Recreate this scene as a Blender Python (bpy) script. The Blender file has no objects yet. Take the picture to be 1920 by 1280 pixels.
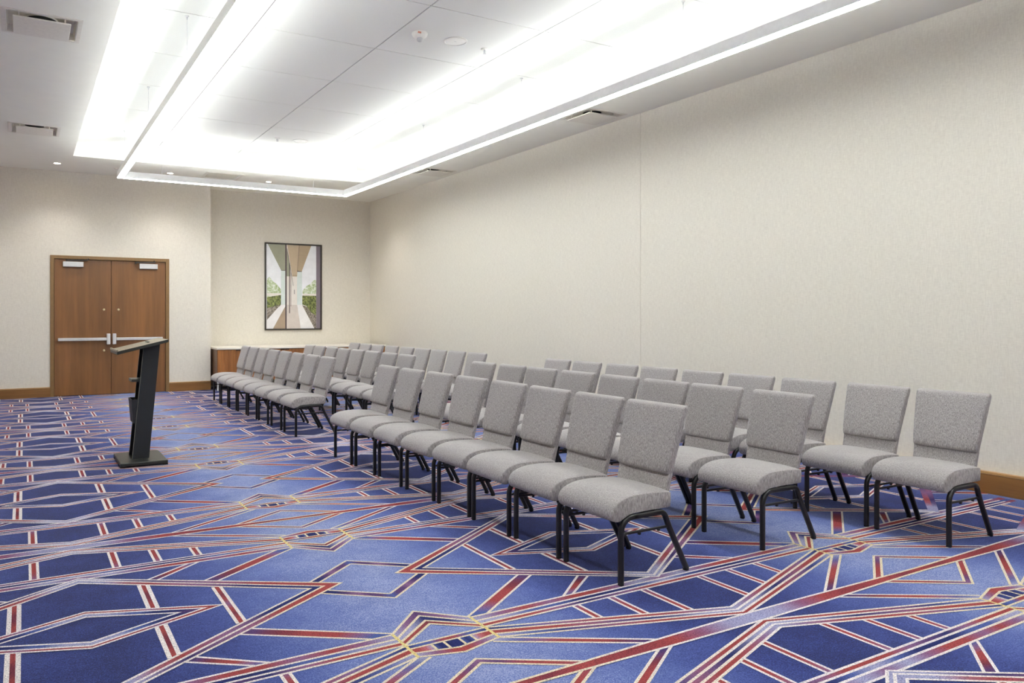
import bpy, bmesh, math, random
from mathutils import Vector
PI = math.pi
SC = bpy.context.scene
COL = SC.collection

# ------------------------------------------------------------------ camera
TH = 0.5132                       # heading, clockwise from +Y
cd = bpy.data.cameras.new('camera')
cam = bpy.data.objects.new('camera', cd); COL.objects.link(cam)
cam.location = (0, 0, 1.386); cam.rotation_euler = (PI/2, 0, -TH)
cd.sensor_width = 36; cd.lens = 1424/1920*36
cd.shift_x = (960-847.1)/1920; cd.shift_y = -(640-592.25)/1920
cd.clip_start = 0.05; cd.clip_end = 100
SC.camera = cam

# ------------------------------------------------------------------ world, exposure, colour
w = bpy.data.worlds.new('world'); SC.world = w; w.use_nodes = True
w.node_tree.nodes['Background'].inputs[0].default_value = (0.9, 0.95, 1, 1)
w.node_tree.nodes['Background'].inputs[1].default_value = 0.3
SC.view_settings.view_transform = 'Standard'; SC.view_settings.look = 'None'
SC.view_settings.gamma = 1; SC.view_settings.use_curve_mapping = False
SC.view_settings.exposure = 1.40
SC.cycles.use_denoising = True
SC.cycles.max_bounces = 12; SC.cycles.diffuse_bounces = 9
SC.cycles.sample_clamp_indirect = 6
LIGHT_UP, LIGHT_DOWN, DOWNLIGHT_W = 116.0, 16.5, 24.0

# room measures
XR, YM, YA, XA, ZC, ZT = 6.602, 14.69, 15.36, 3.066, 3.878, 4.099
XL, YN = -2.6, -2.2
TX0, TX1, TY1 = 0.668, 5.544, 13.19
TILE = 1.219
TY0 = TY1-11*TILE

# ------------------------------------------------------------------ materials
def lin(c):
    return tuple(((v/255)/12.92 if v/255 <= 0.04045 else ((v/255+0.055)/1.055)**2.4) for v in c)
def nodes(name):
    m = bpy.data.materials.new(name); m.use_nodes = True
    nt = m.node_tree; return m, nt, nt.nodes['Principled BSDF']
def mapped(nt, scale=(1, 1, 1), gen=None):
    tc = nt.nodes.new('ShaderNodeTexCoord'); mp = nt.nodes.new('ShaderNodeMapping')
    nt.links.new(tc.outputs['Object'], mp.inputs[0]); mp.inputs['Scale'].default_value = scale
    return mp.outputs[0]
def noise(nt, vec, scale, detail=3, rough=0.55):
    n = nt.nodes.new('ShaderNodeTexNoise'); n.inputs['Scale'].default_value = scale
    n.inputs['Detail'].default_value = detail; n.inputs['Roughness'].default_value = rough
    nt.links.new(vec, n.inputs['Vector']); return n.outputs['Fac']
def ramp(nt, fac, stops):
    r = nt.nodes.new('ShaderNodeValToRGB'); e = r.color_ramp.elements
    while len(e) < len(stops): e.new(0.5)
    for i, (p, c) in enumerate(stops):
        e[i].position = p; e[i].color = (*lin(c), 1)
    nt.links.new(fac, r.inputs[0]); return r.outputs[0]
def mixc(nt, fac, a, b, mode='MIX'):
    m = nt.nodes.new('ShaderNodeMix'); m.data_type = 'RGBA'; m.blend_type = mode
    for sock, v in ((m.inputs['Factor'], fac), (m.inputs['A'], a), (m.inputs['B'], b)):
        if isinstance(v, (int, float)): sock.default_value = v
        elif isinstance(v, tuple): sock.default_value = (*lin(v), 1)
        else: nt.links.new(v, sock)
    return m.outputs['Result']
def math_(nt, op, a, b=None, clamp=False):
    m = nt.nodes.new('ShaderNodeMath'); m.operation = op; m.use_clamp = clamp
    for i, v in enumerate((a, b)):
        if v is None: continue
        if isinstance(v, (int, float)): m.inputs[i].default_value = v
        else: nt.links.new(v, m.inputs[i])
    return m.outputs[0]
def bump(nt, b, h, strength, dist=0.002):
    n = nt.nodes.new('ShaderNodeBump'); n.inputs['Strength'].default_value = strength
    n.inputs['Distance'].default_value = dist
    nt.links.new(h, n.inputs['Height']); nt.links.new(n.outputs[0], b.inputs['Normal'])
def plain(name, c, rough=0.5, metal=0.0, var=0.04, scale=30, spec=0.5):
    m, nt, b = nodes(name)
    v = mapped(nt); f = noise(nt, v, scale)
    lo = tuple(max(0, x*(1-var)) for x in c); hi = tuple(min(255, x*(1+var)) for x in c)
    nt.links.new(ramp(nt, f, [(0.3, lo), (0.7, hi)]), b.inputs['Base Color'])
    b.inputs['Roughness'].default_value = rough; b.inputs['Metallic'].default_value = metal
    b.inputs['Specular IOR Level'].default_value = spec
    return m
def emit(name, c, s):
    m, nt, b = nodes(name)
    b.inputs['Base Color'].default_value = (*lin(c), 1)
    b.inputs['Emission Color'].default_value = (*lin(c), 1); b.inputs['Emission Strength'].default_value = s
    return m
def wood(name, dark, light, sx, grain_axis='z', rough=0.4):
    m, nt, b = nodes(name)
    sc = {'z': (sx, sx, sx*0.06), 'x': (sx*0.06, sx, sx), 'y': (sx, sx*0.06, sx)}[grain_axis]
    v = mapped(nt, sc); f = noise(nt, v, 1.0, 6, 0.65)
    v2 = mapped(nt, tuple(s*0.15 for s in sc)); f2 = noise(nt, v2, 1.0, 2)
    c = ramp(nt, f, [(0.3, dark), (0.7, light)])
    c2 = ramp(nt, f2, [(0.3, (205, 205, 205)), (0.7, (255, 255, 255))])
    nt.links.new(mixc(nt, 1.0, c, c2, 'MULTIPLY'), b.inputs['Base Color'])
    b.inputs['Roughness'].default_value = rough
    return m
def linen(name, lo, hi, scale, stretch=8, rough=0.9):
    m, nt, b = nodes(name)
    v1 = mapped(nt, (1, 1, 1/stretch)); v2 = mapped(nt, (1/stretch, 1/stretch, 1))
    f1 = noise(nt, v1, scale, 2); f2 = noise(nt, v2, scale, 2)
    f = math_(nt, 'MULTIPLY', math_(nt, 'ADD', f1, f2), 0.5)
    nt.links.new(ramp(nt, f, [(0.36, lo), (0.64, hi)]), b.inputs['Base Color'])
    b.inputs['Roughness'].default_value = rough; b.inputs['Specular IOR Level'].default_value = 0.2
    bump(nt, b, f, 0.15, 0.001)
    return m

M = {}
M['wall'] = linen('wall_linen_covering', (214, 208, 197), (228, 223, 212), 160)
M['ceiling'] = plain('ceiling_white_paint', (240, 239, 230), 0.9, var=0.006, scale=4, spec=0.2)
M['tile'] = plain('ceiling_tile_white', (240, 240, 235), 0.95, var=0.012, scale=250, spec=0.1)
M['grid'] = plain('ceiling_grid_gap', (64, 62, 60), 0.8, var=0.02)
M['fixture'] = plain('fixture_white_metal', (244, 244, 244), 0.45, var=0.01)
M['plastic'] = plain('white_plastic', (236, 234, 228), 0.4, var=0.01)
M['vent'] = plain('vent_enamel', (228, 224, 214), 0.5, var=0.02)
M['duct'] = plain('duct_black', (18, 18, 20), 0.8)
M['cable'] = plain('steel_cable', (215, 215, 215), 0.4, 0.3)
M['down'] = emit('diffuser_glow', (250, 255, 254), LIGHT_DOWN)
M['up'] = emit('uplight_glow', (250, 255, 254), LIGHT_UP)
M['cap'] = emit('top_lens_glow', (250, 255, 254), 2.0)
M['dl'] = emit('downlight_glow', (255, 236, 200), 30)
M['door'] = wood('door_cherry_veneer', (122, 80, 42), (140, 94, 50), 22)
M['frame'] = plain('door_frame_bronze_paint', (128, 98, 58), 0.45, var=0.03)
M['gap'] = plain('door_gap_dark', (40, 24, 14), 0.8)
M['base'] = wood('baseboard_cherry', (130, 88, 44), (156, 110, 60), 12, 'x')
M['base_y'] = wood('baseboard_cherry_long', (130, 88, 44), (156, 110, 60), 12, 'y')
M['cap_wood_lit'] = plain('baseboard_cap_cherry_lit', (176, 134, 84), 0.4, var=.05)  # cherry painted lighter so the baseboard's top ledge seems to catch light
M['cred'] = wood('credenza_walnut', (138, 84, 40), (186, 122, 66), 26)
M['cred_side'] = wood('credenza_side_walnut', (100, 70, 48), (128, 92, 64), 26)
M['quartz'] = plain('countertop_quartz', (236, 230, 220), 0.25, var=0.01)
M['silver'] = plain('satin_aluminium', (205, 205, 205), 0.4, 0.35, var=0.02)
M['brass'] = plain('brass_button', (205, 190, 150), 0.3, 0.4, var=0.02)
M['bronze'] = plain('dark_bronze', (58, 52, 48), 0.4, 0.5)
M['black'] = plain('chair_black_powder_coat', (20, 20, 22), 0.32, var=0.1, scale=60)
M['rubber'] = plain('black_rubber', (14, 14, 14), 0.7)
M['podium'] = plain('podium_black_laminate', (21, 24, 30), 0.55, var=0.06, scale=14)
M['podium_in'] = plain('podium_inside_black', (10, 10, 11), 0.7)
M['podium_edge'] = plain('podium_edge_grey', (120, 118, 112), 0.5)
M['podium_top'] = plain('podium_top_laminate', (140, 130, 108), 0.28, var=0.05, scale=10)
M['podium_base'] = plain('podium_base_metal', (48, 50, 47), 0.35, 0.2)
M['pframe'] = plain('picture_frame_dark', (48, 42, 36), 0.4)

def fabric(name, lo, hi):
    m, nt, b = nodes(name)
    v1 = mapped(nt, (1, 1, 0.13)); v2 = mapped(nt, (0.25, 0.25, 1))
    f1 = noise(nt, v1, 330, 3, 0.6); f2 = noise(nt, v2, 330, 2)
    v3 = mapped(nt, (1, 1, 0.2)); f3 = noise(nt, v3, 200, 2)
    f = math_(nt, 'ADD', math_(nt, 'MULTIPLY', f1, 0.72), math_(nt, 'ADD', math_(nt, 'MULTIPLY', f2, 0.16), math_(nt, 'MULTIPLY', f3, 0.12)))
    nt.links.new(ramp(nt, f, [(0.34, lo), (0.66, hi)]), b.inputs['Base Color'])
    b.inputs['Roughness'].default_value = 0.92; b.inputs['Specular IOR Level'].default_value = 0.15
    b.inputs['Sheen Weight'].default_value = 0.25; b.inputs['Sheen Roughness'].default_value = 0.5
    bump(nt, b, f, 0.25, 0.001)
    return m
M['fabric'] = fabric('heather_grey_fabric', (106, 101, 102), (186, 180, 179))

# carpet: field and woven pattern (colours of the pattern itself are a mesh colour attribute)
CX, CY, PX, PY = 1.593, 3.718, 2.69, 2.705
def carpet_field():
    m, nt, b = nodes('carpet_blue_field')
    tc = nt.nodes.new('ShaderNodeTexCoord'); sp = nt.nodes.new('ShaderNodeSeparateXYZ')
    nt.links.new(tc.outputs['Object'], sp.inputs[0])
    ph = math_(nt, 'MULTIPLY', math_(nt, 'SUBTRACT', sp.outputs[0], CX), 2*PI/PX)
    c = math_(nt, 'ADD', math_(nt, 'MULTIPLY', math_(nt, 'COSINE', ph), 0.5), 0.5)
    big = noise(nt, mapped(nt, (1, 1, 1)), 4.5, 3)
    mid = noise(nt, mapped(nt, (1, 1.6, 1)), 30, 3)
    fine = noise(nt, mapped(nt, (1, 1, 1)), 150, 2, 0.9)
    f = math_(nt, 'ADD', math_(nt, 'MULTIPLY', c, 0.72), math_(nt, 'MULTIPLY', math_(nt, 'SUBTRACT', big, 0.5), 0.35))
    f = math_(nt, 'ADD', f, math_(nt, 'MULTIPLY', math_(nt, 'SUBTRACT', mid, 0.5), 0.22))
    f = math_(nt, 'ADD', f, math_(nt, 'MULTIPLY', math_(nt, 'SUBTRACT', fine, 0.5), 1.35))
    f = math_(nt, 'ADD', f, 0.14, clamp=True)
    nt.links.new(ramp(nt, f, CARPET_STOPS), b.inputs['Base Color'])
    b.inputs['Roughness'].default_value = 0.95; b.inputs['Specular IOR Level'].default_value = 0.1
    b.inputs['Sheen Weight'].default_value = 0.1
    bump(nt, b, fine, 0.4, 0.003)
    return m
CARPET_STOPS = [(0.0, (18, 24, 68)), (0.22, (34, 46, 106)), (0.5, (62, 76, 136)), (0.78, (92, 106, 158)), (1.0, (142, 150, 186))]
def carpet_pattern():
    m, nt, b = nodes('carpet_woven_pattern')
    at = nt.nodes.new('ShaderNodeAttribute'); at.attribute_name = 'Col'
    fine = noise(nt, mapped(nt, (1, 1, 1)), 150, 2, 0.9)
    mid = noise(nt, mapped(nt, (1, 1, 1)), 45, 3, 0.6)
    sp = ramp(nt, fine, [(0.34, (150, 152, 172)), (0.46, (216, 216, 220)), (0.62, (255, 252, 252))])
    c = mixc(nt, 1.0, at.outputs['Color'], sp, 'MULTIPLY')
    nt.links.new(c, b.inputs['Base Color'])
    b.inputs['Roughness'].default_value = 0.95; b.inputs['Specular IOR Level'].default_value = 0.1
    bump(nt, b, fine, 0.4, 0.003)
    return m
M['field'] = carpet_field(); M['pattern'] = carpet_pattern()

# ------------------------------------------------------------------ mesh helpers
def link(name, bm, mats, parent=None, loc=None, smooth=False, angle=None):
    me = bpy.data.meshes.new(name); bmesh.ops.recalc_face_normals(bm, faces=bm.faces) if smooth is not None else None
    bm.to_mesh(me); bm.free()
    for m_ in (mats if isinstance(mats, (list, tuple)) else [mats]): me.materials.append(m_)
    if smooth:
        me.polygons.foreach_set('use_smooth', [True]*len(me.polygons))
        if angle: me.set_sharp_from_angle(angle=math.radians(angle))
    o = bpy.data.objects.new(name, me); COL.objects.link(o)
    if parent: o.parent = parent
    if loc: o.location = loc
    return o
def empty(name, loc, rz=0):
    o = bpy.data.objects.new(name, None); COL.objects.link(o); o.location = loc
    o.rotation_euler = (0, 0, rz); o.empty_display_size = 0.1; return o
def tag(o, label=None, cat=None, group=None, kind=None):
    for k, v in (('label', label), ('category', cat), ('group', group), ('kind', kind)):
        if v: o[k] = v
    return o
def box(bm, x0, x1, y0, y1, z0, z1, mi=0, bev=0):
    vs = [bm.verts.new((x, y, z)) for x in (x0, x1) for y in (y0, y1) for z in (z0, z1)]
    fs = [bm.faces.new([vs[i] for i in q]) for q in ((0, 1, 3, 2), (4, 6, 7, 5), (0, 4, 5, 1), (2, 3, 7, 6), (0, 2, 6, 4), (1, 5, 7, 3))]
    for f in fs: f.material_index = mi
    if bev:
        es = {e for f in fs for e in f.edges}
        r = bmesh.ops.bevel(bm, geom=list(es), offset=bev, segments=2, affect='EDGES', profile=0.5)
        for f in r['faces']: f.material_index = mi
def tube(bm, pts, ry, rz=None, n=10, sq=1.0):
    """sweep a rounded section along pts; ry = half size across, rz = half size in the bend plane"""
    rz = rz or ry; P = [Vector(p) for p in pts]; rings = []
    up0 = Vector((0, 1, 0))
    for i, p in enumerate(P):
        d = ((P[i]-P[i-1]).normalized() if i else Vector()) + ((P[i+1]-P[i]).normalized() if i < len(P)-1 else Vector())
        d.normalize()
        u = up0 if abs(d.dot(up0)) < 0.9 else Vector((1, 0, 0))
        a = (u-d*u.dot(d)).normalized(); b_ = d.cross(a)
        ring = []
        for k in range(n):
            t = 2*PI*(k+0.5)/n; c, s = math.cos(t), math.sin(t)
            e = 2/3.2
            ring.append(bm.verts.new(p + a*ry*math.copysign(abs(c)**e, c) + b_*rz*math.copysign(abs(s)**e, s)))
        rings.append(ring)
    for A, B in zip(rings, rings[1:]):
        for k in range(n): bm.faces.new((A[k], A[(k+1) % n], B[(k+1) % n], B[k]))
    bm.faces.new(rings[0][::-1]); bm.faces.new(rings[-1])
def lathe(bm, prof, cx, cy, n=28, mi=0):
    rings = []
    for r, z in prof:
        rings.append([bm.verts.new((cx+r*math.cos(2*PI*k/n), cy+r*math.sin(2*PI*k/n), z)) for k in range(n)] if r > 1e-6 else [bm.verts.new((cx, cy, z))])
    for A, B in zip(rings, rings[1:]):
        for k in range(n):
            q = [A[k % len(A)], A[(k+1) % len(A)], B[(k+1) % len(B)], B[k % len(B)]]
            q = list(dict.fromkeys(q))
            if len(q) > 2:
                f = bm.faces.new(q); f.material_index = mi
def quad(bm, pts, mi=0):
    f = bm.faces.new([bm.verts.new(p) for p in pts]); f.material_index = mi; return f
def struct(name, bm, mats, parent=None, **k):
    o = link(name, bm, mats, parent, **k)
    if not parent: o['kind'] = 'structure'
    return o

# ------------------------------------------------------------------ floor with woven pattern
def build_floor():
    bm = bmesh.new(); cl = bm.loops.layers.float_color.new('Col')
    quad(bm, [(XL, YN, -.001), (XR, YN, -.001), (XR, YA, -.001), (XL, YA, -.001)], 0)
    LX, LY = (XL, XR), (YN, YA)
    hx, hy = PX/2, PY/2
    COLS = dict(R=(154, 68, 68), D=(116, 52, 66), M=(134, 96, 132), L=(158, 158, 192), N=(38, 44, 98),
                B=(78, 94, 152), P=(88, 62, 108), K=(180, 104, 112), W=(236, 228, 224), Y=(222, 204, 138), C=(226, 212, 178))
    LC = {k: lin(v) for k, v in COLS.items()}
    def cmix(a, b, t): return tuple(x*(1-t)+y*t for x, y in zip(a, b))
    def cream(x):
        t = 0.5+0.5*math.cos(2*PI*x/PX); t = max(0, (t-0.35)/0.65)
        return cmix(LC['W'], LC['C'], t)
    def put(pts, cols, z):
        # clip to the room
        if any(p[0] < LX[0]-.01 or p[0] > LX[1]+.01 or p[1] < LY[0]-.01 or p[1] > LY[1]+.01 for p in pts):
            return
        f = bm.faces.new([bm.verts.new((p[0], p[1], z)) for p in pts]); f.material_index = 1
        for l, c in zip(f.loops, cols): l[cl] = (*c, 1)
    def lerp(a, b, t): return (a[0]*(1-t)+b[0]*t, a[1]*(1-t)+b[1]*t)
    def resample(A, B, n):
        """walk both polylines with common parameter, returns station pairs"""
        out = []
        seg = len(A)-1
        for i in range(seg):
            m_ = max(1, n//seg)
            for k in range(m_): out.append((lerp(A[i], A[i+1], k/m_), lerp(B[i], B[i+1], k/m_)))
        out.append((A[-1], B[-1])); return out
    fills, lines = [], []         # in cell coordinates
    def fill(A, B, cs, lay=0, n=12, self_=False): fills.append((A, B, [LC[c] for c in cs], lay, n, self_))
    def line(P, wd=.013, lay=0, self_=False, col=None): lines.append((P, wd, lay, self_, col))
    def mir(P): return [(-x, y) for x, y in P]
    def mirK(P): return [(PX-x, y) for x, y in P]       # mirror about the dark axis
    def both(A, B, cs, m=mir, **k):
        fill(A, B, cs, **k); fill(m(A), m(B), cs, **k)
    # --- node
    Ny = -.839
    yt, yb = -.711, -.967
    rows = [(-.711, -.522), (-.762, -.584), (-.801, -.646), (-.838, -.688)]
    pk = [[(-.196, a), (0, b), (.196, a)] for a, b in rows]
    fill(pk[0], pk[1], 'LMPML', 2); fill(pk[1], pk[2], 'LLNNL', 2); fill(pk[2], pk[3], 'RRDRR', 2)
    for p in pk: line(p, .012, 3)
    r1, r2 = [(-.196, -.845), (.196, -.845)], [(-.196, -.880), (.196, -.880)]
    ce, lo = [(-.196, -.922), (0, -.963), (.196, -.922)], [(-.196, -.961), (0, -1.012), (.196, -.961)]
    fill(r1, r2, 'NBBRRBBN', 2)
    r2m = [(-.196, -.880), (0, -.880), (.196, -.880)]
    for x0, x1, cs in ((-.196, -.095, 'RRKL'), (-.095, -.037, 'BNN'), (-.037, .037, 'NNN'), (.037, .097, 'BNB'), (.097, .196, 'LKRR')):
        f = lambda x: -.963+abs(x)/.196*.041
        fill([(x0, -.880), (x1, -.880)], [(x0, f(x0)), (x1, f(x1))], cs, 2)
        if x0 > -.19: line([(x0, -.880), (x0, f(x0))], .011, 3)
    fill(ce, lo, 'LMRRML', 2)
    for p in (r1, r2, ce, lo): line(p, .011, 3)
    line([(-.196, yt), (-.196, yb)], .014, 4, col=LC['Y']); line([(.196, yt), (.196, yb)], .014, 4, col=LC['Y'])
    # --- straight bundle along Y
    qy = (-.715, -.764, -.802, -.836)
    X0, X1 = .196, PX-.196
    q = [[(X0, y), (X1, y)] for y in qy]
    fill(q[0], q[1], 'LMRMRRMLMLMRRMRML', 2, 16); fill(q[1], q[2], 'LLBBNNNBLBNNNBBLL', 2, 16); fill(q[2], q[3], 'RRRMNPMRRRMPNMRRR', 2, 16)
    for p in q: line(p, .012, 3)
    # --- V bundle
    pv = []
    for a, b_ in ((-.845, -1.216), (-.878, -1.252), (-.922, -1.281), (-.960, -1.311)):
        pv.append([(X0, a), (hx, b_), (X1, a)])
    fill(pv[0], pv[1], 'NBMRRRMLMRRRMBN', 2, 16); fill(pv[1], pv[2], 'RRRMNNLLLNNMRRR', 2, 16); fill(pv[2], pv[3], 'LBNMRRRRRRRMNBL', 2, 16)
    for p in pv: line(p, .012, 3)
    def vtop(x): return -.845 + (-1.216+.845)*(x-X0)/(hx-X0)
    for xc in (.711, .930, 1.145):
        for sgn in (0, 1):
            g = (lambda P: P) if not sgn else mirK
            A = [(xc-.012, -.836), (xc-.012, vtop(xc))]; B = [(xc+.012, -.836), (xc+.012, vtop(xc))]
            fill(g(A), g(B), 'MRRR', 1, 4); line(g([(xc-.018, -.836), (xc-.018, vtop(xc))]), .013, 1); line(g([(xc+.018, -.836), (xc+.018, vtop(xc))]), .013, 1)
    # --- long strips between ring and node (and mirror)
    for g in ((lambda P: P), mir):
        A, B = [(.194, -.701), (.735, -.330)], [(.261, -.733), (.777, -.380)]
        fill(g(A), g(B), 'BBMRRRRDDPP', 1); line(g(A), .012, 1); line(g(B), .012, 1)
        A, B = [(.737, -.711), (1.005, -.498)], [(.793, -.713), (1.050, -.528)]
        fill(g(A), g(B), 'BMRRDPN', 1); line(g(A), .012, 1); line(g(B), .012, 1)
        A, B = [(.199, -.964), (.800, -1.328)], [(.150, -.985), (.735, -1.333)]
        fill(g(A), g(B), 'LBMRRRDPN', 1); line(g(A), .012, 1); line(g(B), .012, 1)
        # roof of the light box round the arrow tips
        A, B = [(0, .326), (.300, .088)], [(0, .262), (.250, .066)]
        fill(g(A), g(B), 'BPPMPNN', 1); line(g(A), .012, 1); line(g(B), .012, 1)
    # --- self-symmetric: ring round the dark eye, the eye, the ribbon and its rhombus
    K = (hx, 0)
    def rh(a, b_): return [(K[0]-a, 0), (K[0], -b_), (K[0]+a, 0), (K[0], b_), (K[0]-a, 0)]
    O_, Mi, I_ = rh(1.188, .738), rh(1.092, .708), rh(1.020, .660)
    s1, s2 = 'RRRRMMNPLL', 'NNNNMMRRLL'
    for k in range(4):
        a = [O_[k], O_[k+1]]; m_ = [Mi[k], Mi[k+1]]; i_ = [I_[k], I_[k+1]]
        c1, c2 = (s1, s2) if k % 2 == 0 else (s1[::-1], s2[::-1])
        fill(a, m_, c1, 5, 10, True); fill(m_, i_, c2, 5, 10, True)
    for p in (O_, Mi, I_): line(p, .012, 6, True)
    O_, Mi, I_ = rh(.586, .221), rh(.500, .194), rh(.381, .153)
    s1, s2 = 'RRRRMRRRR', 'PNNNBBLLL'
    for k in range(4):
        a = [O_[k], O_[k+1]]; m_ = [Mi[k], Mi[k+1]]; i_ = [I_[k], I_[k+1]]
        c1, c2 = (s1, s2) if k % 2 == 0 else (s1[::-1], s2[::-1])
        fill(a, m_, c1, 5, 10, True); fill(m_, i_, c2, 5, 10, True)
    for p in (O_, Mi, I_): line(p, .012, 6, True)
    for sx in (-1, 1):
        xc = K[0]+sx*.611
        fill([(xc-.013, -.270), (xc-.013, .270)], [(xc+.013, -.270), (xc+.013, .270)], 'RRDRMRDRR', 3, 8, True)
        line([(xc-.0185, -.262), (xc-.0185, .262)], .015, 3, True); line([(xc+.0185, -.262), (xc+.0185, .262)], .015, 3, True)
        xc = K[0]+sx*.287
        for a, b_ in ((.112, .478), (-.112, -.478)):
            fill([(xc-.013, a), (xc-.013, b_)], [(xc+.013, a), (xc+.013, b_)], 'RRDDRR', 3, 5, True)
            line([(xc-.0195, a), (xc-.0195, b_)], .018, 3, True); line([(xc+.0195, a), (xc+.0195, b_)], .018, 3, True)
    yc = -hy
    xs = [i/16*PX for i in range(17)]
    hw = lambda x: .0215+.0225*(0.5-0.5*math.cos(2*PI*x/PX))**.7
    top = [(x, yc+hw(x)) for x in xs]; bot = [(x, yc-hw(x)) for x in xs]
    fill(top, bot, 'RDRRDRRMLLLMRRDRRDR', 5, 16, True)
    line(top, .012, 6, True); line(bot, .012, 6, True)
    O_ = [(-.42, yc), (0, yc+.264), (.42, yc), (0, yc-.264), (-.42, yc)]
    I_ = [(-.352, yc), (0, yc+.222), (.352, yc), (0, yc-.222), (-.352, yc)]
    for k in range(4): fill([O_[k], O_[k+1]], [I_[k], I_[k+1]], 'MRRRPM' if k % 2 == 0 else 'MPRRRM', 1, 6, True)
    line(O_, .012, 2, True); line(I_, .012, 2, True)

    def ribbon(P, wd):
        """left and right border of a line of width wd with mitred joints"""
        n = len(P); closed = n > 2 and abs(P[0][0]-P[-1][0]) < 1e-6 and abs(P[0][1]-P[-1][1]) < 1e-6
        Lf, Rt = [], []
        for i in range(n):
            a = P[i-1] if i else (P[-2] if closed else None)
            b_ = P[i+1] if i < n-1 else (P[1] if closed else None)
            def nrm(p, q_):
                dx, dy = q_[0]-p[0], q_[1]-p[1]; l = math.hypot(dx, dy); return (-dy/l, dx/l)
            n1 = nrm(a, P[i]) if a else nrm(P[i], b_)
            n2 = nrm(P[i], b_) if b_ else n1
            mx, my = n1[0]+n2[0], n1[1]+n2[1]; l2 = mx*mx+my*my
            k = min(2/l2 if l2 > 1e-6 else 1, 3.5)/1
            ox, oy = mx*k*wd/2, my*k*wd/2
            Lf.append((P[i][0]+ox, P[i][1]+oy)); Rt.append((P[i][0]-ox, P[i][1]-oy))
        return Lf, Rt
    def colat(cs, t):
        v = t*(len(cs)-1); i = min(int(v), len(cs)-2); return cmix(cs[i], cs[i+1], v-i)
    ncell = 0
    for ci in range(-3, 4):
        for cj in range(-4, 7):
            ox, oy = CX+ci*PX, CY+cj*PY
            for rot in (1, -1):
                for A, B, cs, lay, n, sf in fills:
                    if sf and rot == -1: continue
                    st = resample(A, B, n); z = .0002*lay + .0001
                    tot = len(st)-1
                    for i in range(tot):
                        (a0, b0), (a1, b1) = st[i], st[i+1]
                        c0, c1 = colat(cs, i/tot), colat(cs, (i+1)/tot)
                        T = lambda p: (ox+rot*p[0], oy+rot*p[1])
                        put([T(a0), T(b0), T(b1), T(a1)], [c0, c0, c1, c1], z)
                for P, wd, lay, sf, col in lines:
                    if sf and rot == -1: continue
                    Lf, Rt = ribbon(P, wd*1.07); st = resample(Lf, Rt, 6 if len(P) == 2 else 1); z = .0002*lay + .00016
                    for (a0, b0), (a1, b1) in zip(st, st[1:]):
                        c0 = col or cream((a0[0]+b0[0])/2); c1 = col or cream((a1[0]+b1[0])/2)
                        T = lambda p: (ox+rot*p[0], oy+rot*p[1])
                        put([T(a0), T(b0), T(b1), T(a1)], [c0, c0, c1, c1], z)
    bm.normal_update()
    for f in bm.faces:
        if f.normal.z < 0: f.normal_flip()
    o = link('floor', bm, [M['field'], M['pattern']], smooth=None)
    o['kind'] = 'structure'
build_floor()

# ------------------------------------------------------------------ walls
def wall(name, *boxes):
    bm = bmesh.new()
    for b_ in boxes: box(bm, *b_)
    return struct(name, bm, M['wall'])
DX0, DX1, DZ = .393, 2.323, 2.43
wall('wall_right', (XR, XR+.12, YN, 6.988, 0, ZC), (XR, XR+.12, 6.994, YA+.12, 0, ZC), (XR+.006, XR+.12, 6.988, 6.994, 0, ZC))
wall('wall_back', (XL, DX0+.02, YM, YM+.12, 0, ZC), (DX1-.02, XA, YM, YM+.12, 0, ZC), (DX0+.02, DX1-.02, YM, YM+.12, DZ-.02, ZC))
wall('wall_return', (XA-.12, XA, YM+.12, YA+.12, 0, ZC))
wall('wall_alcove', (XA, XR, YA, YA+.12, 0, ZC))
wall('wall_left', (XL-.12, XL, YN, YM+.12, 0, ZC))
wall('wall_front', (XL-.12, XR+.12, YN-.12, YN, 0, ZC))

# ------------------------------------------------------------------ ceiling: soffit with openings, tray, tiles
VENT = .61
vents = [(.135, 7.41), (.125, 11.58), (6.19, 7.41), (6.19, 11.62)]
backvent = (3.08, 13.80)
def build_soffit():
    bm = bmesh.new()
    holes = [(TX0, TX1, TY0, TY1)]
    for x, y in vents + [backvent]:
        h = .262; holes.append((x-h, x+h, y-h, y+h))
    xs = sorted({XL, XR} | {h[0] for h in holes} | {h[1] for h in holes})
    ys = sorted({YN, YA} | {h[2] for h in holes} | {h[3] for h in holes})
    for i in range(len(xs)-1):
        for j in range(len(ys)-1):
            cx, cy = (xs[i]+xs[i+1])/2, (ys[j]+ys[j+1])/2
            if any(h[0] < cx < h[1] and h[2] < cy < h[3] for h in holes): continue
            quad(bm, [(xs[i], ys[j], ZC), (xs[i], ys[j+1], ZC), (xs[i+1], ys[j+1], ZC), (xs[i+1], ys[j], ZC)])
    bmesh.ops.remove_doubles(bm, verts=bm.verts, dist=1e-5)
    # sides of the tray
    for a, b_ in (((TX0, TY0), (TX0, TY1)), ((TX0, TY1), (TX1, TY1)), ((TX1, TY1), (TX1, TY0)), ((TX1, TY0), (TX0, TY0))):
        quad(bm, [(*a, ZC), (*a, ZT+.02), (*b_, ZT+.02), (*b_, ZC)])
    struct('ceiling', bm, M['ceiling'], smooth=None)
    bm = bmesh.new()
    quad(bm, [(TX0-.05, TY0-.05, ZT+.012), (TX0-.05, TY1+.05, ZT+.012), (TX1+.05, TY1+.05, ZT+.012), (TX1+.05, TY0-.05, ZT+.012)], 1)
    for i in range(4):
        for j in range(11):
            x0, y0 = TX0+i*TILE, TY0+j*TILE
            box(bm, x0+.0065, x0+TILE-.0065, y0+.0055, y0+TILE-.0055, ZT, ZT+.010, 0)
    struct('ceiling', bm, [M['tile'], M['grid']])
build_soffit()

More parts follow.
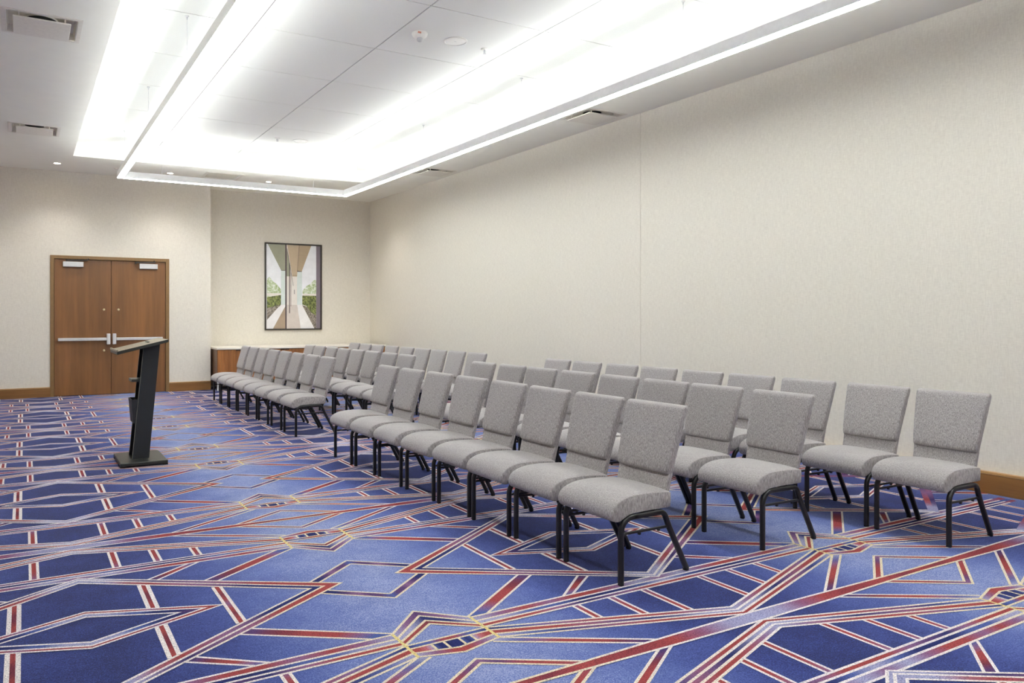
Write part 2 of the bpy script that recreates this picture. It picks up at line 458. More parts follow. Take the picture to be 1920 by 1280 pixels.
# ------------------------------------------------------------------ baseboards and trim
def baseboard(name, boxes, mat):
    bm = bmesh.new()
    for x0, x1, y0, y1 in boxes: box(bm, x0, x1, y0, y1, 0, .150, bev=.002)
    for x0, x1, y0, y1 in boxes: box(bm, x0-(.004 if y1-y0 > 1 else 0), x1, y0-(.004 if y1-y0 < 1 else 0), y1, .153, .170, 1)
    struct(name, bm, [mat, M['cap_wood_lit']])
baseboard('baseboard_back', [(XL, DX0, YM-.022, YM), (DX1, XA, YM-.022, YM)], M['base'])
baseboard('baseboard_right', [(XR-.042, XR, YN, 14.2)], M['base_y'])
baseboard('baseboard_left', [(XL, XL+.022, YN, YM-.03)], M['base_y'])

# ------------------------------------------------------------------ double door
def build_door():
    d = empty('door_1', ((DX0+DX1)/2, YM, 0)); d['kind'] = 'structure'
    ox = (DX0+DX1)/2
    L = lambda x: x-ox
    bm = bmesh.new(); fw = .058
    box(bm, L(DX0), L(DX0)+fw, -.022, .12, 0, DZ, bev=.003)
    box(bm, L(DX1)-fw, L(DX1), -.022, .12, 0, DZ, bev=.003)
    box(bm, L(DX0)+fw, L(DX1)-fw, -.022, .12, DZ-fw, DZ, bev=.003)
    link('door_frame', bm, M['frame'], d)
    bm = bmesh.new(); box(bm, L(DX0)+fw-.002, L(DX1)-fw+.002, .075, .118, 0, DZ-fw+.002); link('door_stop', bm, M['gap'], d)
    mid = L(1.352)
    for sx, (x0, x1) in ((-1, (L(DX0)+fw+.004, mid-.003)), (1, (mid+.003, L(DX1)-fw-.004))):
        bm = bmesh.new(); box(bm, x0, x1, .010, .055, .008, DZ-fw-.005, bev=.002)
        leaf = link('door_leaf', bm, M['door'], d)
        # push bar near the meeting edge, latch case at the meeting edge
        bm = bmesh.new()
        xa, xb = (x0+.055, x1-.075) if sx < 0 else (x0+.075, x1-.055)
        box(bm, xa, xb, -.055, -.018, .955, 1.005, bev=.006)
        box(bm, xa, xa+.03, -.05, .010, .957, 1.003, bev=.003); box(bm, xb-.03, xb, -.05, .010, .957, 1.003, bev=.003)
        link('push_bar', bm, M['silver'], leaf)
        bm = bmesh.new()
        xc = x1-.045 if sx < 0 else x0+.045
        box(bm, xc-.030, xc+.030, -.05, .010, .885, 1.075, bev=.008); link('latch_case', bm, M['silver'], leaf)
        # closer
        bm = bmesh.new()
        ca, cb = (x0+.13, x0+.45) if sx < 0 else (x1-.45, x1-.14)
        box(bm, ca, cb, -.055, .010, 2.235, 2.325, bev=.006); link('closer_body', bm, M['silver'], leaf)
        bm = bmesh.new(); aa, ab = (ca+.06, cb+.06) if sx < 0 else (ca-.06, cb-.04)
        tube(bm, [(aa, -.03, 2.345), (ab, -.045, 2.352)], .012); tube(bm, [(aa, -.03, 2.32), (aa, -.03, 2.36)], .014)
        tube(bm, [(ab, -.045, 2.352), (ab-.02*sx, -.020, 2.385)], .010)
        link('closer_arm', bm, M['bronze'], leaf)
        zs = [1.50] + ([.78] if sx < 0 else [])
        for z in zs:
            bm = bmesh.new()
            for k in range(1):
                n = 20; c = bm.verts.new((x1-.115 if sx < 0 else x0+.115, -.004, z)); xx = c.co.x
                r1 = [bm.verts.new((xx+.019*math.cos(2*PI*i/n), .000, z+.019*math.sin(2*PI*i/n))) for i in range(n)]
                r2 = [bm.verts.new((xx+.019*math.cos(2*PI*i/n), .010, z+.019*math.sin(2*PI*i/n))) for i in range(n)]
                for i in range(n):
                    bm.faces.new((c, r1[i], r1[(i+1) % n])); bm.faces.new((r1[i], r2[i], r2[(i+1) % n], r1[(i+1) % n]))
            link('door_viewer' if z > 1 else 'lock_cylinder', bm, M['brass'], leaf)
build_door()

# ------------------------------------------------------------------ pendant linear light
def build_light():
    root = empty('linear_light', (3.117, 6.49, 3.545))
    tag(root, 'white rectangular linear light loop hung by thin cables under the tray ceiling', 'ceiling light')
    ox, oy, oz = root.location
    x0, x1, y0, y1, wd = 1.245, 4.990, .31, 12.66, .09
    z0, z1 = 3.505, 3.600
    def ringbox(bm, ins, za, zb):
        a = ins; b_ = wd-ins
        X0, X1, Y0, Y1 = x0-ox, x1-ox, y0-oy, y1-oy
        box(bm, X0+a, X0+b_, Y0+a, Y1-a, za-oz, zb-oz); box(bm, X1-b_, X1-a, Y0+a, Y1-a, za-oz, zb-oz)
        box(bm, X0+b_, X1-b_, Y1-b_, Y1-a, za-oz, zb-oz); box(bm, X0+b_, X1-b_, Y0+a, Y0+b_, za-oz, zb-oz)
    bm = bmesh.new(); t = .004
    for ins_a, ins_b in ((0, t), (wd-t, wd)):
        X0, X1, Y0, Y1 = x0-ox+ins_a, x1-ox-ins_a, y0-oy+ins_a, y1-oy-ins_a; q = ins_b-ins_a
        box(bm, X0, X0+q, Y0, Y1, z0-oz, z1-oz); box(bm, X1-q, X1, Y0, Y1, z0-oz, z1-oz)
        box(bm, X0+q, X1-q, Y1-q, Y1, z0-oz, z1-oz); box(bm, X0+q, X1-q, Y0, Y0+q, z0-oz, z1-oz)
    link('housing', bm, M['fixture'], root)
    bm = bmesh.new(); ringbox(bm, .0045, z0-.006, z0+.004); link('lower_diffuser', bm, M['down'], root)
    bm = bmesh.new(); ringbox(bm, .0045, z1-.022, z1-.016); link('top_plate', bm, M['fixture'], root)
    bm = bmesh.new(); ringbox(bm, .022, z1-.016, z1-.001); link('upper_diffuser', bm, M['up'], root)
    bm = bmesh.new(); ringbox(bm, .020, z1-.001, z1+.002); link('top_lens', bm, M['cap'], root)
    pts = [(x, y) for x in (1.287, 4.948) for y in (2.28, 4.72, 7.16, 9.60, 12.04)] + [(1.89, 12.615), (4.363, 12.615), (1.89, .355), (4.363, .355)]
    for x, y in pts:
        bm = bmesh.new(); tube(bm, [(x-ox, y-oy, z1-.02-oz), (x-ox, y-oy, ZT-oz)], .0018, n=6)
        c = link('suspension_cable', bm, M['cable'], root)
        bm = bmesh.new(); lathe(bm, [(0, ZT-.035-oz), (.005, ZT-.034-oz), (.006, ZT-.012-oz), (.016, ZT-.008-oz), (.018, ZT-oz)], x-ox, y-oy, 12)
        link('ceiling_grip', bm, M['cable'], c)
build_light()

# ------------------------------------------------------------------ ceiling fittings
def plaque_vent(x, y, label):
    root = empty('air_vent', (x, y, ZC)); tag(root, label, 'air vent', 'ceiling air diffusers')
    bm = bmesh.new(); o_, i_ = .305, .268
    for a, b_, c, d in ((-o_, o_, -o_, -i_), (-o_, o_, i_, o_), (-o_, -i_, -i_, i_), (i_, o_, -i_, i_)): box(bm, a, b_, c, d, -.006, .002, bev=.001)
    link('frame', bm, M['vent'], root)
    bm = bmesh.new(); h = .056; t = .25
    cor = lambda s, z: [(-s, -s, z), (s, -s, z), (s, s, z), (-s, s, z)]
    A, B = cor(.262, .0), cor(t, h)
    for k in range(4): quad(bm, [A[k], A[(k+1) % 4], B[(k+1) % 4], B[k]])
    quad(bm, B)
    link('plenum', bm, M['vent'], root, smooth=None)
    bm = bmesh.new(); lathe(bm, [(0, h-.004), (.120, h-.004)], 0, 0, 36); link('duct_opening', bm, M['duct'], root, smooth=None)
    bm = bmesh.new(); lathe(bm, [(.120, h-.001), (.120, h-.016), (.126, h-.016), (.126, h-.001)], 0, 0, 36); link('neck_ring', bm, M['vent'], root, smooth=None)
    bm = bmesh.new(); box(bm, -.215, .215, -.215, .215, -.030, -.017, bev=.003); pq = link('plaque', bm, M['vent'], root)
    for sx in (-1, 1):
        for sy in (-1, 1):
            bm = bmesh.new(); tube(bm, [(sx*.17, sy*.19, -.018), (sx*.17, sy*.19, h)], .006, n=6); link('bracket', bm, M['vent'], pq)
    return root
plaque_vent(*vents[0], 'square white air diffuser at the upper left corner of the picture')
plaque_vent(*vents[1], 'square white air diffuser on the left soffit, nearer the double door')
plaque_vent(*vents[2], 'square white air diffuser over the right wall beside the wall seam')
plaque_vent(*vents[3], 'square white air diffuser over the right wall, farther toward the corner')
def build_return():
    x, y = backvent
    root = empty('return_grille', (x, y, ZC)); tag(root, 'grey square return grille in the soffit above the back wall', 'air vent')
    bm = bmesh.new(); o_, i_ = .32, .265
    for a, b_, c, d in ((-o_, o_, -o_, -i_), (-o_, o_, i_, o_), (-o_, -i_, -i_, i_), (i_, o_, -i_, i_)): box(bm, a, b_, c, d, -.006, .002, bev=.001)
    link('frame', bm, M['vent'], root)
    bm = bmesh.new()
    for k in range(26):
        yy = -.262+.021*k; quad(bm, [(-.262, yy, .002), (.262, yy, .002), (.262, yy+.016, .016), (-.262, yy+.016, .016)])
    quad(bm, [(-.262, -.262, .03), (.262, -.262, .03), (.262, .29, .03), (-.262, .29, .03)])
    link('louvre_panel', bm, M['vent'], root, smooth=None)
build_return()
def downlight(x, y, label):
    root = empty('downlight', (x, y, ZC)); tag(root, label, 'ceiling light', 'recessed downlights before the back wall')
    bm = bmesh.new(); lathe(bm, [(.048, 0), (.062, -.001), (.063, -.004), (.050, -.006), (.046, 0)], 0, 0, 28); link('trim_ring', bm, M['plastic'], root)
    bm = bmesh.new(); lathe(bm, [(0, -.003), (.047, -.0025)], 0, 0, 24); link('lens', bm, M['dl'], root, smooth=None)
    ld = bpy.data.lights.new('downlight_lamp', 'SPOT'); ld.energy = DOWNLIGHT_W; ld.spot_size = math.radians(110); ld.spot_blend = 0.9
    ld.color = (1, .97, .90); ld.shadow_soft_size = .04
    lo = bpy.data.objects.new('lamp', ld); COL.objects.link(lo); lo.parent = root; lo.location = (0, 0, -.02)
    lo.rotation_euler = (0, 0, 0)
downlight(.473, 13.95, 'small lit downlight in the soffit above the left half of the double door')
downlight(2.225, 13.95, 'small lit downlight seen just inside the light loop corner')
downlight(3.961, 13.95, 'small lit downlight in front of the framed picture')
downlight(5.70, 13.95, 'small lit downlight near the right corner of the alcove')
downlight(-1.28, 13.95, 'small lit downlight left of the double door')

def disc(name, x, y, z, prof, mat, label, cat, group=None, smooth=True):
    bm = bmesh.new(); lathe(bm, prof, 0, 0, 32)
    o = link(name, bm, mat, loc=(x, y, z), smooth=True, angle=40); tag(o, label, cat, group); return o
sm = empty('smoke_detector', (3.309, 6.498, ZT)); tag(sm, 'round white smoke detector with a small clear dome hanging from the tray tiles', 'smoke detector')
bm = bmesh.new(); lathe(bm, [(.0, 0), (.074, 0), (.076, -.012), (.070, -.030), (.052, -.046), (.040, -.050), (0, -.050)], 0, 0, 32); link('housing', bm, M['plastic'], sm, smooth=True, angle=40)
bm = bmesh.new(); lathe(bm, [(.026, -.050), (.030, -.062), (.026, -.076), (.014, -.084), (0, -.086)], 0, 0, 24); link('sensor_dome', bm, M['silver'], sm, smooth=True, angle=50)
bm = bmesh.new()
for k in range(3): box(bm, -.052+.012*k, -.046+.012*k, -.074, -.066, -.030, -.014)
link('marking', bm, plain('red_marking', (205, 120, 90)), sm)
def speaker(x, y, label):
    o = empty('ceiling_speaker', (x, y, ZT)); tag(o, label, 'speaker', 'round ceiling speakers')
    bm = bmesh.new(); lathe(bm, [(.100, 0), (.118, 0), (.119, -.006), (.108, -.010), (.102, -.006), (.100, 0)], 0, 0, 40); link('rim', bm, M['plastic'], o, smooth=True, angle=40)
    bm = bmesh.new(); lathe(bm, [(0, -.004), (.06, -.0045), (.103, -.004)], 0, 0, 40); g = link('grille', bm, M['plastic'], o, smooth=None)
    bm = bmesh.new(); box(bm, -.012, .012, -.004, .004, -.0052, -.0040); link('badge', bm, M['silver'], g)
speaker(3.713, 6.514, 'round white ceiling speaker right beside the smoke detector')
speaker(3.735, 11.40, 'round white ceiling speaker in the far part of the tray')
def sprinkler(x, y, label):
    o = empty('sprinkler', (x, y, ZT)); tag(o, label, 'sprinkler', 'pendent sprinkler heads')
    bm = bmesh.new(); lathe(bm, [(0, 0), (.040, 0), (.040, -.006), (.022, -.010), (0, -.010)], 0, 0, 24); link('escutcheon', bm, M['plastic'], o, smooth=True, angle=40)
    bm = bmesh.new(); lathe(bm, [(.010, -.010), (.010, -.022), (.006, -.024), (.005, -.044), (.018, -.046), (.018, -.049), (0, -.049)], 0, 0, 16)
    for sx in (-1, 1): tube(bm, [(sx*.010, 0, -.012), (sx*.016, 0, -.028), (sx*.008, 0, -.044)], .003, n=6)
    link('deflector', bm, M['silver'], o)
sprinkler(4.084, 6.563, 'small sprinkler head casting a shadow on the near tray tiles')
sprinkler(3.372, 11.41, 'small sprinkler head beside the far ceiling speaker')
cap = [(0, -.008), (.030, -.008), (.036, -.006), (.037, -.002), (.037, 0)]
disc('sprinkler_cover', 4.616, 6.809, ZT, cap, M['plastic'], 'flat round white sprinkler cover on the near bright tiles', 'sprinkler cover', 'concealed sprinkler covers')
disc('sprinkler_cover', 4.629, 10.424, ZT, cap, M['plastic'], 'flat round white sprinkler cover on the far bright tiles', 'sprinkler cover', 'concealed sprinkler covers')
disc('sprinkler_cover', 1.363, 13.97, ZC, cap, M['vent'], 'small grey round sprinkler cover in the soffit left of the light loop corner', 'sprinkler cover', 'concealed sprinkler covers')

# ------------------------------------------------------------------ credenza
def build_credenza():
    x0, x1, y0, y1 = 3.105, 6.49, 14.31, 15.34
    root = empty('credenza', ((x0+x1)/2, (y0+y1)/2, 0)); tag(root, 'long walnut credenza with a thin white top standing in the alcove under the picture', 'cabinet')
    ox, oy = root.location[:2]
    bm = bmesh.new(); box(bm, x0-ox, x1-ox, y0+.022-oy, y1-oy, .17, .765); link('body', bm, M['cred_side'], root)
    bm = bmesh.new(); box(bm, x0-.012-ox, x1+.012-ox, y0-.012-oy, y1-oy, .765, .797, bev=.002); link('countertop', bm, M['quartz'], root)
    n = 8; wd = (x1-x0-.01)/n
    for k in range(n):
        bm = bmesh.new(); a = x0+.005+k*wd-ox
        m_ = 6; pw = (wd-.004)/m_
        for i in range(m_): box(bm, a+.002+i*pw+.0008, a+.002+(i+1)*pw-.0008, y0-oy, y0+.021-oy, .175, .752, bev=.0008)
        dr = link('door', bm, M['cred'], root)
        bm = bmesh.new(); hx_ = a+wd-.045 if k % 2 == 0 else a+.045
        box(bm, hx_-.040, hx_+.040, y0-.012-oy, y0+.004-oy, .742, .760, bev=.001); link('edge_pull', bm, M['bronze'], dr)
    for lx in (x0+.02, (x0+x1)/2, x1-.02):
        for ly in (y0+.04, y1-.08):
            bm = bmesh.new(); box(bm, lx-.014-ox, lx+.014-ox, ly-.014-oy, ly+.014-oy, 0, .17, bev=.002); link('leg', bm, M['silver'], root)
build_credenza()

# ------------------------------------------------------------------ framed picture
def build_picture():
    X0, X1, Z0, Z1 = 4.275, 5.488, 1.098, 2.887
    root = empty('framed_picture', ((X0+X1)/2, YA, (Z0+Z1)/2)); tag(root, 'tall dark framed photograph of a covered walkway hanging on the alcove wall', 'picture')
    cx, cz = (X0+X1)/2, (Z0+Z1)/2; W, H = X1-X0, Z1-Z0
    bm = bmesh.new(); t = .028
    box(bm, -W/2, -W/2+t, -.040, -.001, -H/2, H/2, bev=.002); box(bm, W/2-t, W/2, -.040, -.001, -H/2, H/2, bev=.002)
    box(bm, -W/2+t, W/2-t, -.040, -.001, H/2-t, H/2, bev=.002); box(bm, -W/2+t, W/2-t, -.040, -.001, -H/2, -H/2+t, bev=.002)
    link('frame', bm, M['pframe'], root)
    mats = []
    def pm(name, c, hi=None, sc=8):
        if hi is None: m_ = plain(name, c, 0.35, var=0.02, scale=sc)
        else:
            m_, nt, b = nodes(name); f = noise(nt, mapped(nt), sc, 5, .75)
            nt.links.new(ramp(nt, f, [(0.38, c), (0.5, tuple((a+b2)/2 for a, b2 in zip(c, hi))), (0.62, hi)]), b.inputs['Base Color']); b.inputs['Roughness'].default_value = .4
        mats.append(m_); return len(mats)-1
    sky = pm('print_sky', (238, 240, 246)); gcan = pm('print_green_canopy', (158, 158, 138)); can = pm('print_canopy', (196, 176, 150)); can2 = pm('print_canopy_side', (178, 158, 132))
    colm = pm('print_column', (214, 224, 222)); dark = pm('print_mullion', (82, 70, 72)); pil = pm('print_pillar', (124, 114, 124))
    pale = pm('print_pale', (230, 224, 218)); pathl = pm('print_path_light', (234, 232, 234)); pathb = pm('print_path_brown', (168, 148, 128)); pathc = pm('print_path', (210, 200, 194))
    tree = pm('print_tree', (150, 172, 110), (236, 240, 236), 22); hedge = pm('print_hedge', (52, 62, 34), (160, 168, 96), 30); soil = pm('print_soil', (84, 78, 70), (180, 168, 158), 34)
    bm = bmesh.new(); IW, IH = W-2*t, H-2*t; zl = [0]
    def poly(mi, pts):
        zl[0] += 1
        vs = [(-IW/2+(x-130)/690*IW, -.012-.00015*zl[0], IH/2-(y-115)/1075*IH) for x, y in pts]
        f = quad(bm, vs, mi)
    R = lambda a, b_, c, d: [(a, b_), (c, b_), (c, d), (a, d)]
    poly(sky, R(130, 115, 820, 1190))
    poly(tree, [(140, 560), (175, 530), (215, 590), (260, 620), (315, 690), (315, 770), (140, 790)])
    poly(tree, [(765, 560), (735, 560), (690, 610), (640, 640), (590, 700), (590, 770), (765, 770)])
    poly(pale, R(140, 738, 315, 775)); poly(pale, R(590, 738, 765, 775))
    poly(hedge, [(140, 790), (315, 760), (315, 895), (140, 1000)]); poly(soil, [(140, 930), (315, 880), (140, 1080)])
    poly(soil, [(582, 885), (765, 950), (765, 1190), (740, 1190)])
    poly(hedge, [(585, 765), (765, 765), (765, 1020), (700, 985), (640, 900), (585, 880)])
    poly(pathl, [(130, 1095), (315, 885), (370, 885), (230, 1190), (130, 1190)])
    poly(pathb, [(368, 905), (368, 1190), (215, 1190)])
    poly(pale, R(385, 120, 520, 885))
    poly(pathc, [(385, 885), (520, 885), (567, 1190), (385, 1190)]); poly(pathl, [(520, 885), (582, 885), (742, 1190), (565, 1190)])
    poly(colm, R(315, 445, 368, 885)); poly(colm, R(518, 450, 580, 885))
    poly(gcan, [(150, 115), (370, 115), (370, 448), (318, 448)])
    poly(gcan, [(385, 170), (432, 380), (432, 520), (385, 520)])
    poly(can, [(393, 115), (545, 115), (518, 515), (456, 515)]); poly(can2, [(545, 115), (700, 115), (578, 452), (520, 452)])
    poly(dark, [(518, 445), (580, 452), (580, 458), (518, 458)]); poly(dark, [(318, 443), (368, 443), (368, 449), (318, 449)])
    poly(can2, R(455, 500, 518, 520)); poly(pale, [(462, 520), (512, 520), (500, 700), (475, 700)])
    poly(dark, [(388, 165), (394, 165), (472, 640), (468, 640)])
    poly(dark, R(368, 115, 386, 1190)); poly(dark, R(417, 350, 427, 992)); poly(dark, R(437, 450, 442, 905)); poly(dark, R(480, 690, 486, 745))
    poly(pathb, [(538, 240), (650, 240), (650, 244), (538, 244)]); poly(dark, [(543, 115), (547, 115), (521, 450), (518, 450)])
    poly(pil, R(765, 115, 820, 1190))
    link('print', bm, mats, root, smooth=None)
    bm = bmesh.new(); box(bm, -W/2+t, W/2-t, -.011, -.001, -H/2+t, H/2-t); link('backing', bm, M['pframe'], root)
    root.location = (cx, YA, cz)
build_picture()

# ------------------------------------------------------------------ podium
def build_podium():
    root = empty('podium', (.97, 7.80, 0)); tag(root, 'slim black podium with a slanted reading top standing on the open carpet', 'podium')
    lean = lambda z: .098*(z-.045)/1.03
    def prism(bm, x0, x1, y0, y1, za, zb, dx0, dx1, ztop=None):
        """box in y, sheared in x; optional sloping top given at the two x ends"""
        zt0, zt1 = ztop if ztop else (zb, zb)
        vs = [bm.verts.new(p) for p in ((x0+dx0, y0, za), (x1+dx0, y0, za), (x1+dx1, y0, zt1), (x0+dx1, y0, zt0),
                                        (x0+dx0, y1, za), (x1+dx0, y1, za), (x1+dx1, y1, zt1), (x0+dx1, y1, zt0))]
        for q_ in ((0, 1, 2, 3), (7, 6, 5, 4), (0, 4, 5, 1), (1, 5, 6, 2), (2, 6, 7, 3), (3, 7, 4, 0)): bm.faces.new([vs[i] for i in q_])
    xa, xb = -.080, .066
    ya, yb = -.115, .145
    topz = lambda x: 1.036+.238*(x-(-.232))
    for y0, y1 in ((ya, ya+.018), (yb-.018, yb)):
        bm = bmesh.new(); d1 = lean(1.08)
        prism(bm, xa, xb, y0, y1, .045, 1.08, 0, d1, (topz(xa+d1)-.002, topz(xb+d1)-.002)); p = link('side_panel', bm, M['podium'], root)
        bm = bmesh.new(); prism(bm, xa-.004, xa, y0, y1, .045, 1.07, 0, d1); link('edge_strip', bm, M['podium_edge'], p)
    bm = bmesh.new(); prism(bm, xb-.016, xb-.002, ya+.018, yb-.018, .045, 1.09, 0, lean(1.09), None); link('front_panel', bm, M['podium_in'], root)
    bm = bmesh.new(); prism(bm, xa-.075, xb-.016, ya+.012, yb-.012, .765, .790, lean(.765), lean(.79)); sh = link('shelf', bm, M['podium_base'], root)
    bm = bmesh.new()
    z0, z1 = .375, .60
    def wallq(pts): quad(bm, pts)
    o0, o1 = xa+lean(z0), xa+lean(z1); a0, a1 = o0-.022, o1-.062; t = .006; y0, y1 = ya+.01, yb-.01
    quad(bm, [(a0, y0, z0), (a1, y0, z1), (a1, y1, z1), (a0, y1, z0)]); quad(bm, [(a0+t, y0+t, z0), (a1+t, y0+t, z1), (a1+t, y1-t, z1), (a0+t, y1-t, z0)])
    quad(bm, [(a0, y0, z0), (o0, y0, z0), (o1, y0, z1), (a1, y0, z1)]); quad(bm, [(a0, y1, z0), (o0, y1, z0), (o1, y1, z1), (a1, y1, z1)])
    quad(bm, [(a0, y0+t, z0), (o0, y0+t, z0), (o1, y0+t, z1), (a1, y0+t, z1)]); quad(bm, [(a0, y1-t, z0), (o0, y1-t, z0), (o1, y1-t, z1), (a1, y1-t, z1)])
    quad(bm, [(a0, y0, z0), (a0, y1, z0), (o0, y1, z0), (o0, y0, z0)])
    quad(bm, [(a1, y0, z1), (a1+t, y0+t, z1), (a1+t, y1-t, z1), (a1, y1, z1)])
    link('pocket', bm, M['podium'], root, smooth=None)
    bm = bmesh.new(); box(bm, -.205, .205, -.315, .290, .010, .045, bev=.006); b_ = link('base_plate', bm, M['podium_base'], root)
    bm = bmesh.new()
    for sx in (-1, 1):
        for sy in (-1, 1): box(bm, sx*.185-.02, sx*.185+.02, sy*.28-.02-.012, sy*.28+.02-.012, 0, .010)
    link('foot', bm, M['rubber'], b_)
    bm = bmesh.new()
    xl, xr = -.232, .213
    y0, y1 = -.300, .310
    vs = [bm.verts.new(p) for p in ((xl, y0, topz(xl)-.004), (xr, y0, topz(xr)), (xr, y0, topz(xr)+.026), (xl, y0, topz(xl)+.026),
                                    (xl, y1, topz(xl)-.004), (xr, y1, topz(xr)), (xr, y1, topz(xr)+.026), (xl, y1, topz(xl)+.026))]
    for i, q_ in enumerate(((0, 1, 2, 3), (7, 6, 5, 4), (0, 4, 5, 1), (1, 5, 6, 2), (2, 6, 7, 3), (3, 7, 4, 0))):
        f = bm.faces.new([vs[i2] for i2 in q_]); f.material_index = 1 if i == 4 else 0
    bmesh.ops.bevel(bm, geom=list(bm.edges), offset=.003, segments=2, affect='EDGES')
    tp = link('reading_top', bm, [M['podium_base'], M['podium_top']], root)
    bm = bmesh.new(); z_ = topz(xl)+.026
    box(bm, xl-.004, xl+.012, y0+.002, y1-.002, z_-.004, z_+.016, bev=.004); link('book_ledge', bm, M['podium_top'], tp)
    bm = bmesh.new(); zz = topz(.09)+.027
    box(bm, .060, .080, -.05, .12, zz-.006, zz-.0005); link('pen_slot', bm, M['podium_in'], tp)
build_podium()

# ------------------------------------------------------------------ chairs
def smooth_closed(P, per=4):
    out = []; n = len(P)
    for i in range(n):
        p0, p1, p2, p3 = (Vector(P[(i+k-1) % n]) for k in range(4))
        for s in range(per):
            t = s/per
            out.append(tuple(0.5*((2*p1)+(-p0+p2)*t+(2*p0-5*p1+4*p2-p3)*t*t+(-p0+3*p1-3*p2+p3)*t**3)))
    return out
XO = .25                                  # chair origin: centre of the footprint; +x is the chair's back
def seat_mesh():
    prof = [(.372, .436), (.362, .452), (.30, .461), (.20, .468), (.11, .467), (.045, .455), (-.005, .430), (-.036, .398), (-.046, .366),
            (-.036, .336), (-.008, .326), (.030, .338), (.075, .356), (.15, .360), (.25, .360), (.355, .360), (.370, .372)]
    P = smooth_closed(prof, 3); cx = .17; cz = .405
    bm = bmesh.new(); rings = []
    st = [(-.222, .985), (-.2205, .993), (-.216, .998), (-.205, 1.0)] + [(-.15, 1), (-.08, 1), (0, 1), (.08, 1), (.15, 1)] + [(.205, 1.0), (.216, .998), (.2205, .993), (.222, .985)]
    for y, s in st:
        crown = (1-(abs(y)/.222)**3.4)
        ring = []
        for x, z in P:
            sx = cx+(x-cx)*s if True else x; sz = cz+(z-cz)*s**3
            if z > cz: sz -= .015*(1-crown)*(z-cz)/.06
            ring.append(bm.verts.new((sx-XO, y, sz)))
        rings.append(ring)
    n = len(P)
    for A, B in zip(rings, rings[1:]):
        for k in range(n): bm.faces.new((A[k], A[(k+1) % n], B[(k+1) % n], B[k]))
    bm.faces.new(rings[0]); bm.faces.new(rings[-1][::-1])
    return bm
def loft_back(stations, n=40, e=5.0):
    """stations: (z, x_front, x_rear, half_width)"""
    bm = bmesh.new(); rings = []
    for z, xf, xr, hw in stations:
        cx, hd = (xf+xr)/2, (xr-xf)/2; ring = []
        for k in range(n):
            t = 2*PI*k/n; c, s = math.cos(t), math.sin(t)
            ring.append(bm.verts.new((cx-XO+hd*math.copysign(abs(s)**(2/e), s), hw*math.copysign(abs(c)**(2/(e*2.2)), c), z)))
        rings.append(ring)
    for A, B in zip(rings, rings[1:]):
        for k in range(n): bm.faces.new((A[k], A[(k+1) % n], B[(k+1) % n], B[k]))
    bm.faces.new(rings[0][::-1]); bm.faces.new(rings[-1])
    return bm
def xr_(z): return .392+.245*(z-.42)
def arc(cx, cz, r, a0, a1, n=6):
    return [(cx+r*math.cos(math.radians(a0+(a1-a0)*k/n)), cz+r*math.sin(math.radians(a0+(a1-a0)*k/n))) for k in range(n+1)]
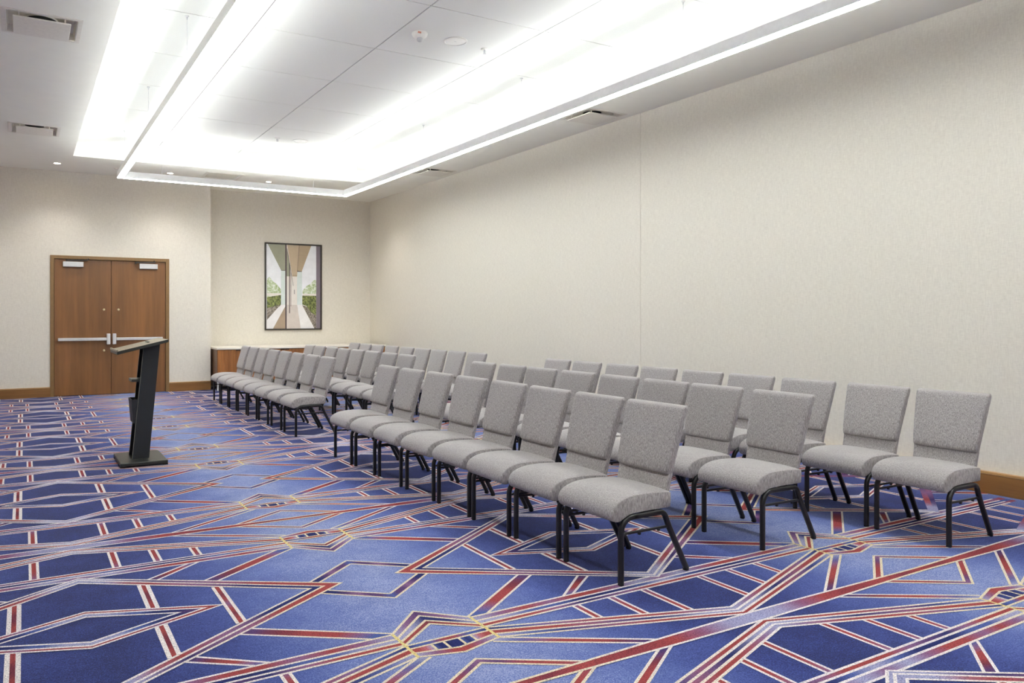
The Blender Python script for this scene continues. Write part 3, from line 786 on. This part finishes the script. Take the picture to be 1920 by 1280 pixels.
def make_chair():
    root = empty('banquet_chair', (0, 0, 0))
    link('seat', seat_mesh(), M['fabric'], root, smooth=True, angle=50)
    # padded upper back
    st = []
    for z, th, w_ in ((.527, .040, .190), (.529, .050, .1925), (.536, .059, .1945), (.552, .065, .1965), (.59, .067, .200), (.66, .064, .2065), (.72, .060, .212), (.78, .056, .217),
                      (.83, .052, .2215), (.862, .048, .2245), (.878, .042, .2245), (.888, .032, .222), (.894, .018, .215)):
        st.append((z, xr_(z)+.006-th-(.004 if z > .87 else 0), xr_(z)+.006-(.006 if z > .885 else 0), w_))
    back = link('backrest', loft_back(st), M['fabric'], root, smooth=True, angle=50)
    st = [(z, xr_(z)-.034, xr_(z), w_) for z, w_ in ((.420, .189), (.424, .191), (.50, .193), (.529, .1945))]
    link('lower_back_panel', loft_back(st, e=9.0), M['fabric'], root, smooth=True, angle=50)
    fr = .0142
    front = [(.0125, 0.004), (.0125, .15), (.0125, .262)] + arc(.0875, .262, .075, 180, 90, 7)[1:] + [(.11, .337)]
    rear = [(.275, .337)] + arc(.285, .287, .05, 88, 28, 5) + [(.356, .250), (.489, .004)]
    for s in (-1, 1):
        y = s*.2215
        bm = bmesh.new(); tube(bm, [(x-XO, y, z+.006) for x, z in front], fr, fr); lg = link('leg', bm, M['black'], root, smooth=True, angle=50)
        bm = bmesh.new(); tube(bm, [(.0125-XO, y, 0), (.0125-XO, y, .016)], .0135, .0135); link('glide', bm, M['rubber'], lg)
        bm = bmesh.new(); tube(bm, [(x-XO, y, z+.006) for x, z in rear], fr, fr); lg = link('leg', bm, M['black'], root, smooth=True, angle=50)
        bm = bmesh.new(); tube(bm, [(.4885-XO, y, 0), (.481-XO, y, .016)], .0135, .0135); link('glide', bm, M['rubber'], lg)
        bm = bmesh.new(); tube(bm, [(.10-XO, y, .343), (.285-XO, y, .343)], fr, fr); link('side_rail', bm, M['black'], root, smooth=True, angle=50)
        bm = bmesh.new(); tube(bm, [(.02-XO, y-s*.002, .262), (.352-XO, y-s*.002, .258)], .007, .007, 8)
        for xx in (.14, .28): box(bm, xx-XO-.006, xx-XO+.006, y-.006, y+.006, .244, .256)
        link('stretcher', bm, M['black'], root)
        bm = bmesh.new(); tube(bm, [(.30-XO, s*.16, .345), (.36-XO, s*.16, .350), (.372-XO, s*.16, .372), (.378-XO, s*.16, .445)], .009, .011, 8); link('back_support', bm, M['black'], root)
    bm = bmesh.new()
    for xx in (.115, .290): tube(bm, [(xx-XO, -.22, .338), (xx-XO, .22, .338)], .011, .011, 8)
    box(bm, .10-XO, .31-XO, -.17, .17, .3505, .3625)
    link('seat_frame', bm, M['black'], root)
    return root
def copy_tree(o, parent=None):
    c = o.copy(); COL.objects.link(c); c.parent = parent
    for ch in o.children: copy_tree(ch, c)
    return c
proto = make_chair(); used = False
ORD = ['first', 'second', 'third', 'fourth', 'fifth', 'sixth', 'seventh', 'eighth', 'ninth']
rows = [
    ('near', 'front', 2.66, [2.975, 3.475, 3.98, 4.50, 5.03, 5.57, 6.09, 6.62]),
    ('near', 'middle', 3.80, [3.01, 3.55, 4.03, 4.56, 5.10, 5.62, 6.13, 6.67]),
    ('near', 'rear', 4.825, [2.50, 3.01, 3.55, 4.09, 4.61, 5.14, 5.66, 6.20, 6.73]),
    ('far', 'front', 2.71, [8.47, 9.03, 9.61, 10.15, 10.70, 11.25, 11.79, 12.35]),
    ('far', 'middle', 3.78, [8.50, 9.04, 9.59, 10.14, 10.67, 11.19, 11.74, 12.27]),
    ('far', 'rear', 4.80, [8.45, 9.01, 9.52, 10.04, 10.59, 11.15, 11.71, 12.23, 12.78]),
]
WHERE = {'front': 'left row', 'middle': 'middle row', 'rear': 'row along the wall'}
rnd = random.Random(4)
for blk, row, x0, ys in rows:
    n = len(ys)
    for i, y in enumerate(ys):
        o = proto if not used else copy_tree(proto)
        used = True
        rz = math.radians(rnd.uniform(-1.2, 1.2)) if i else 0
        if (blk, row, i) == ('near', 'front', 0): rz = math.radians(1.0)
        o.location = (x0+XO+rnd.uniform(-.008, .008)*(i > 0), y+.2275, 0); o.rotation_euler = (0, 0, rz)
        blkn = 'foreground' if blk == 'near' else 'distant'
        if i == 0: pos = 'nearest the camera'
        elif i == n-1: pos = 'farthest from the camera'
        else: pos = ORD[i] + ' from the camera end'
        o['label'] = 'grey fabric chair %s in the %s block, %s' % (pos, blkn, WHERE[row])
        o['category'] = 'chair'
        o['group'] = 'grey banquet chairs in %s' % ('the near seating block' if blk == 'near' else 'the far seating block')
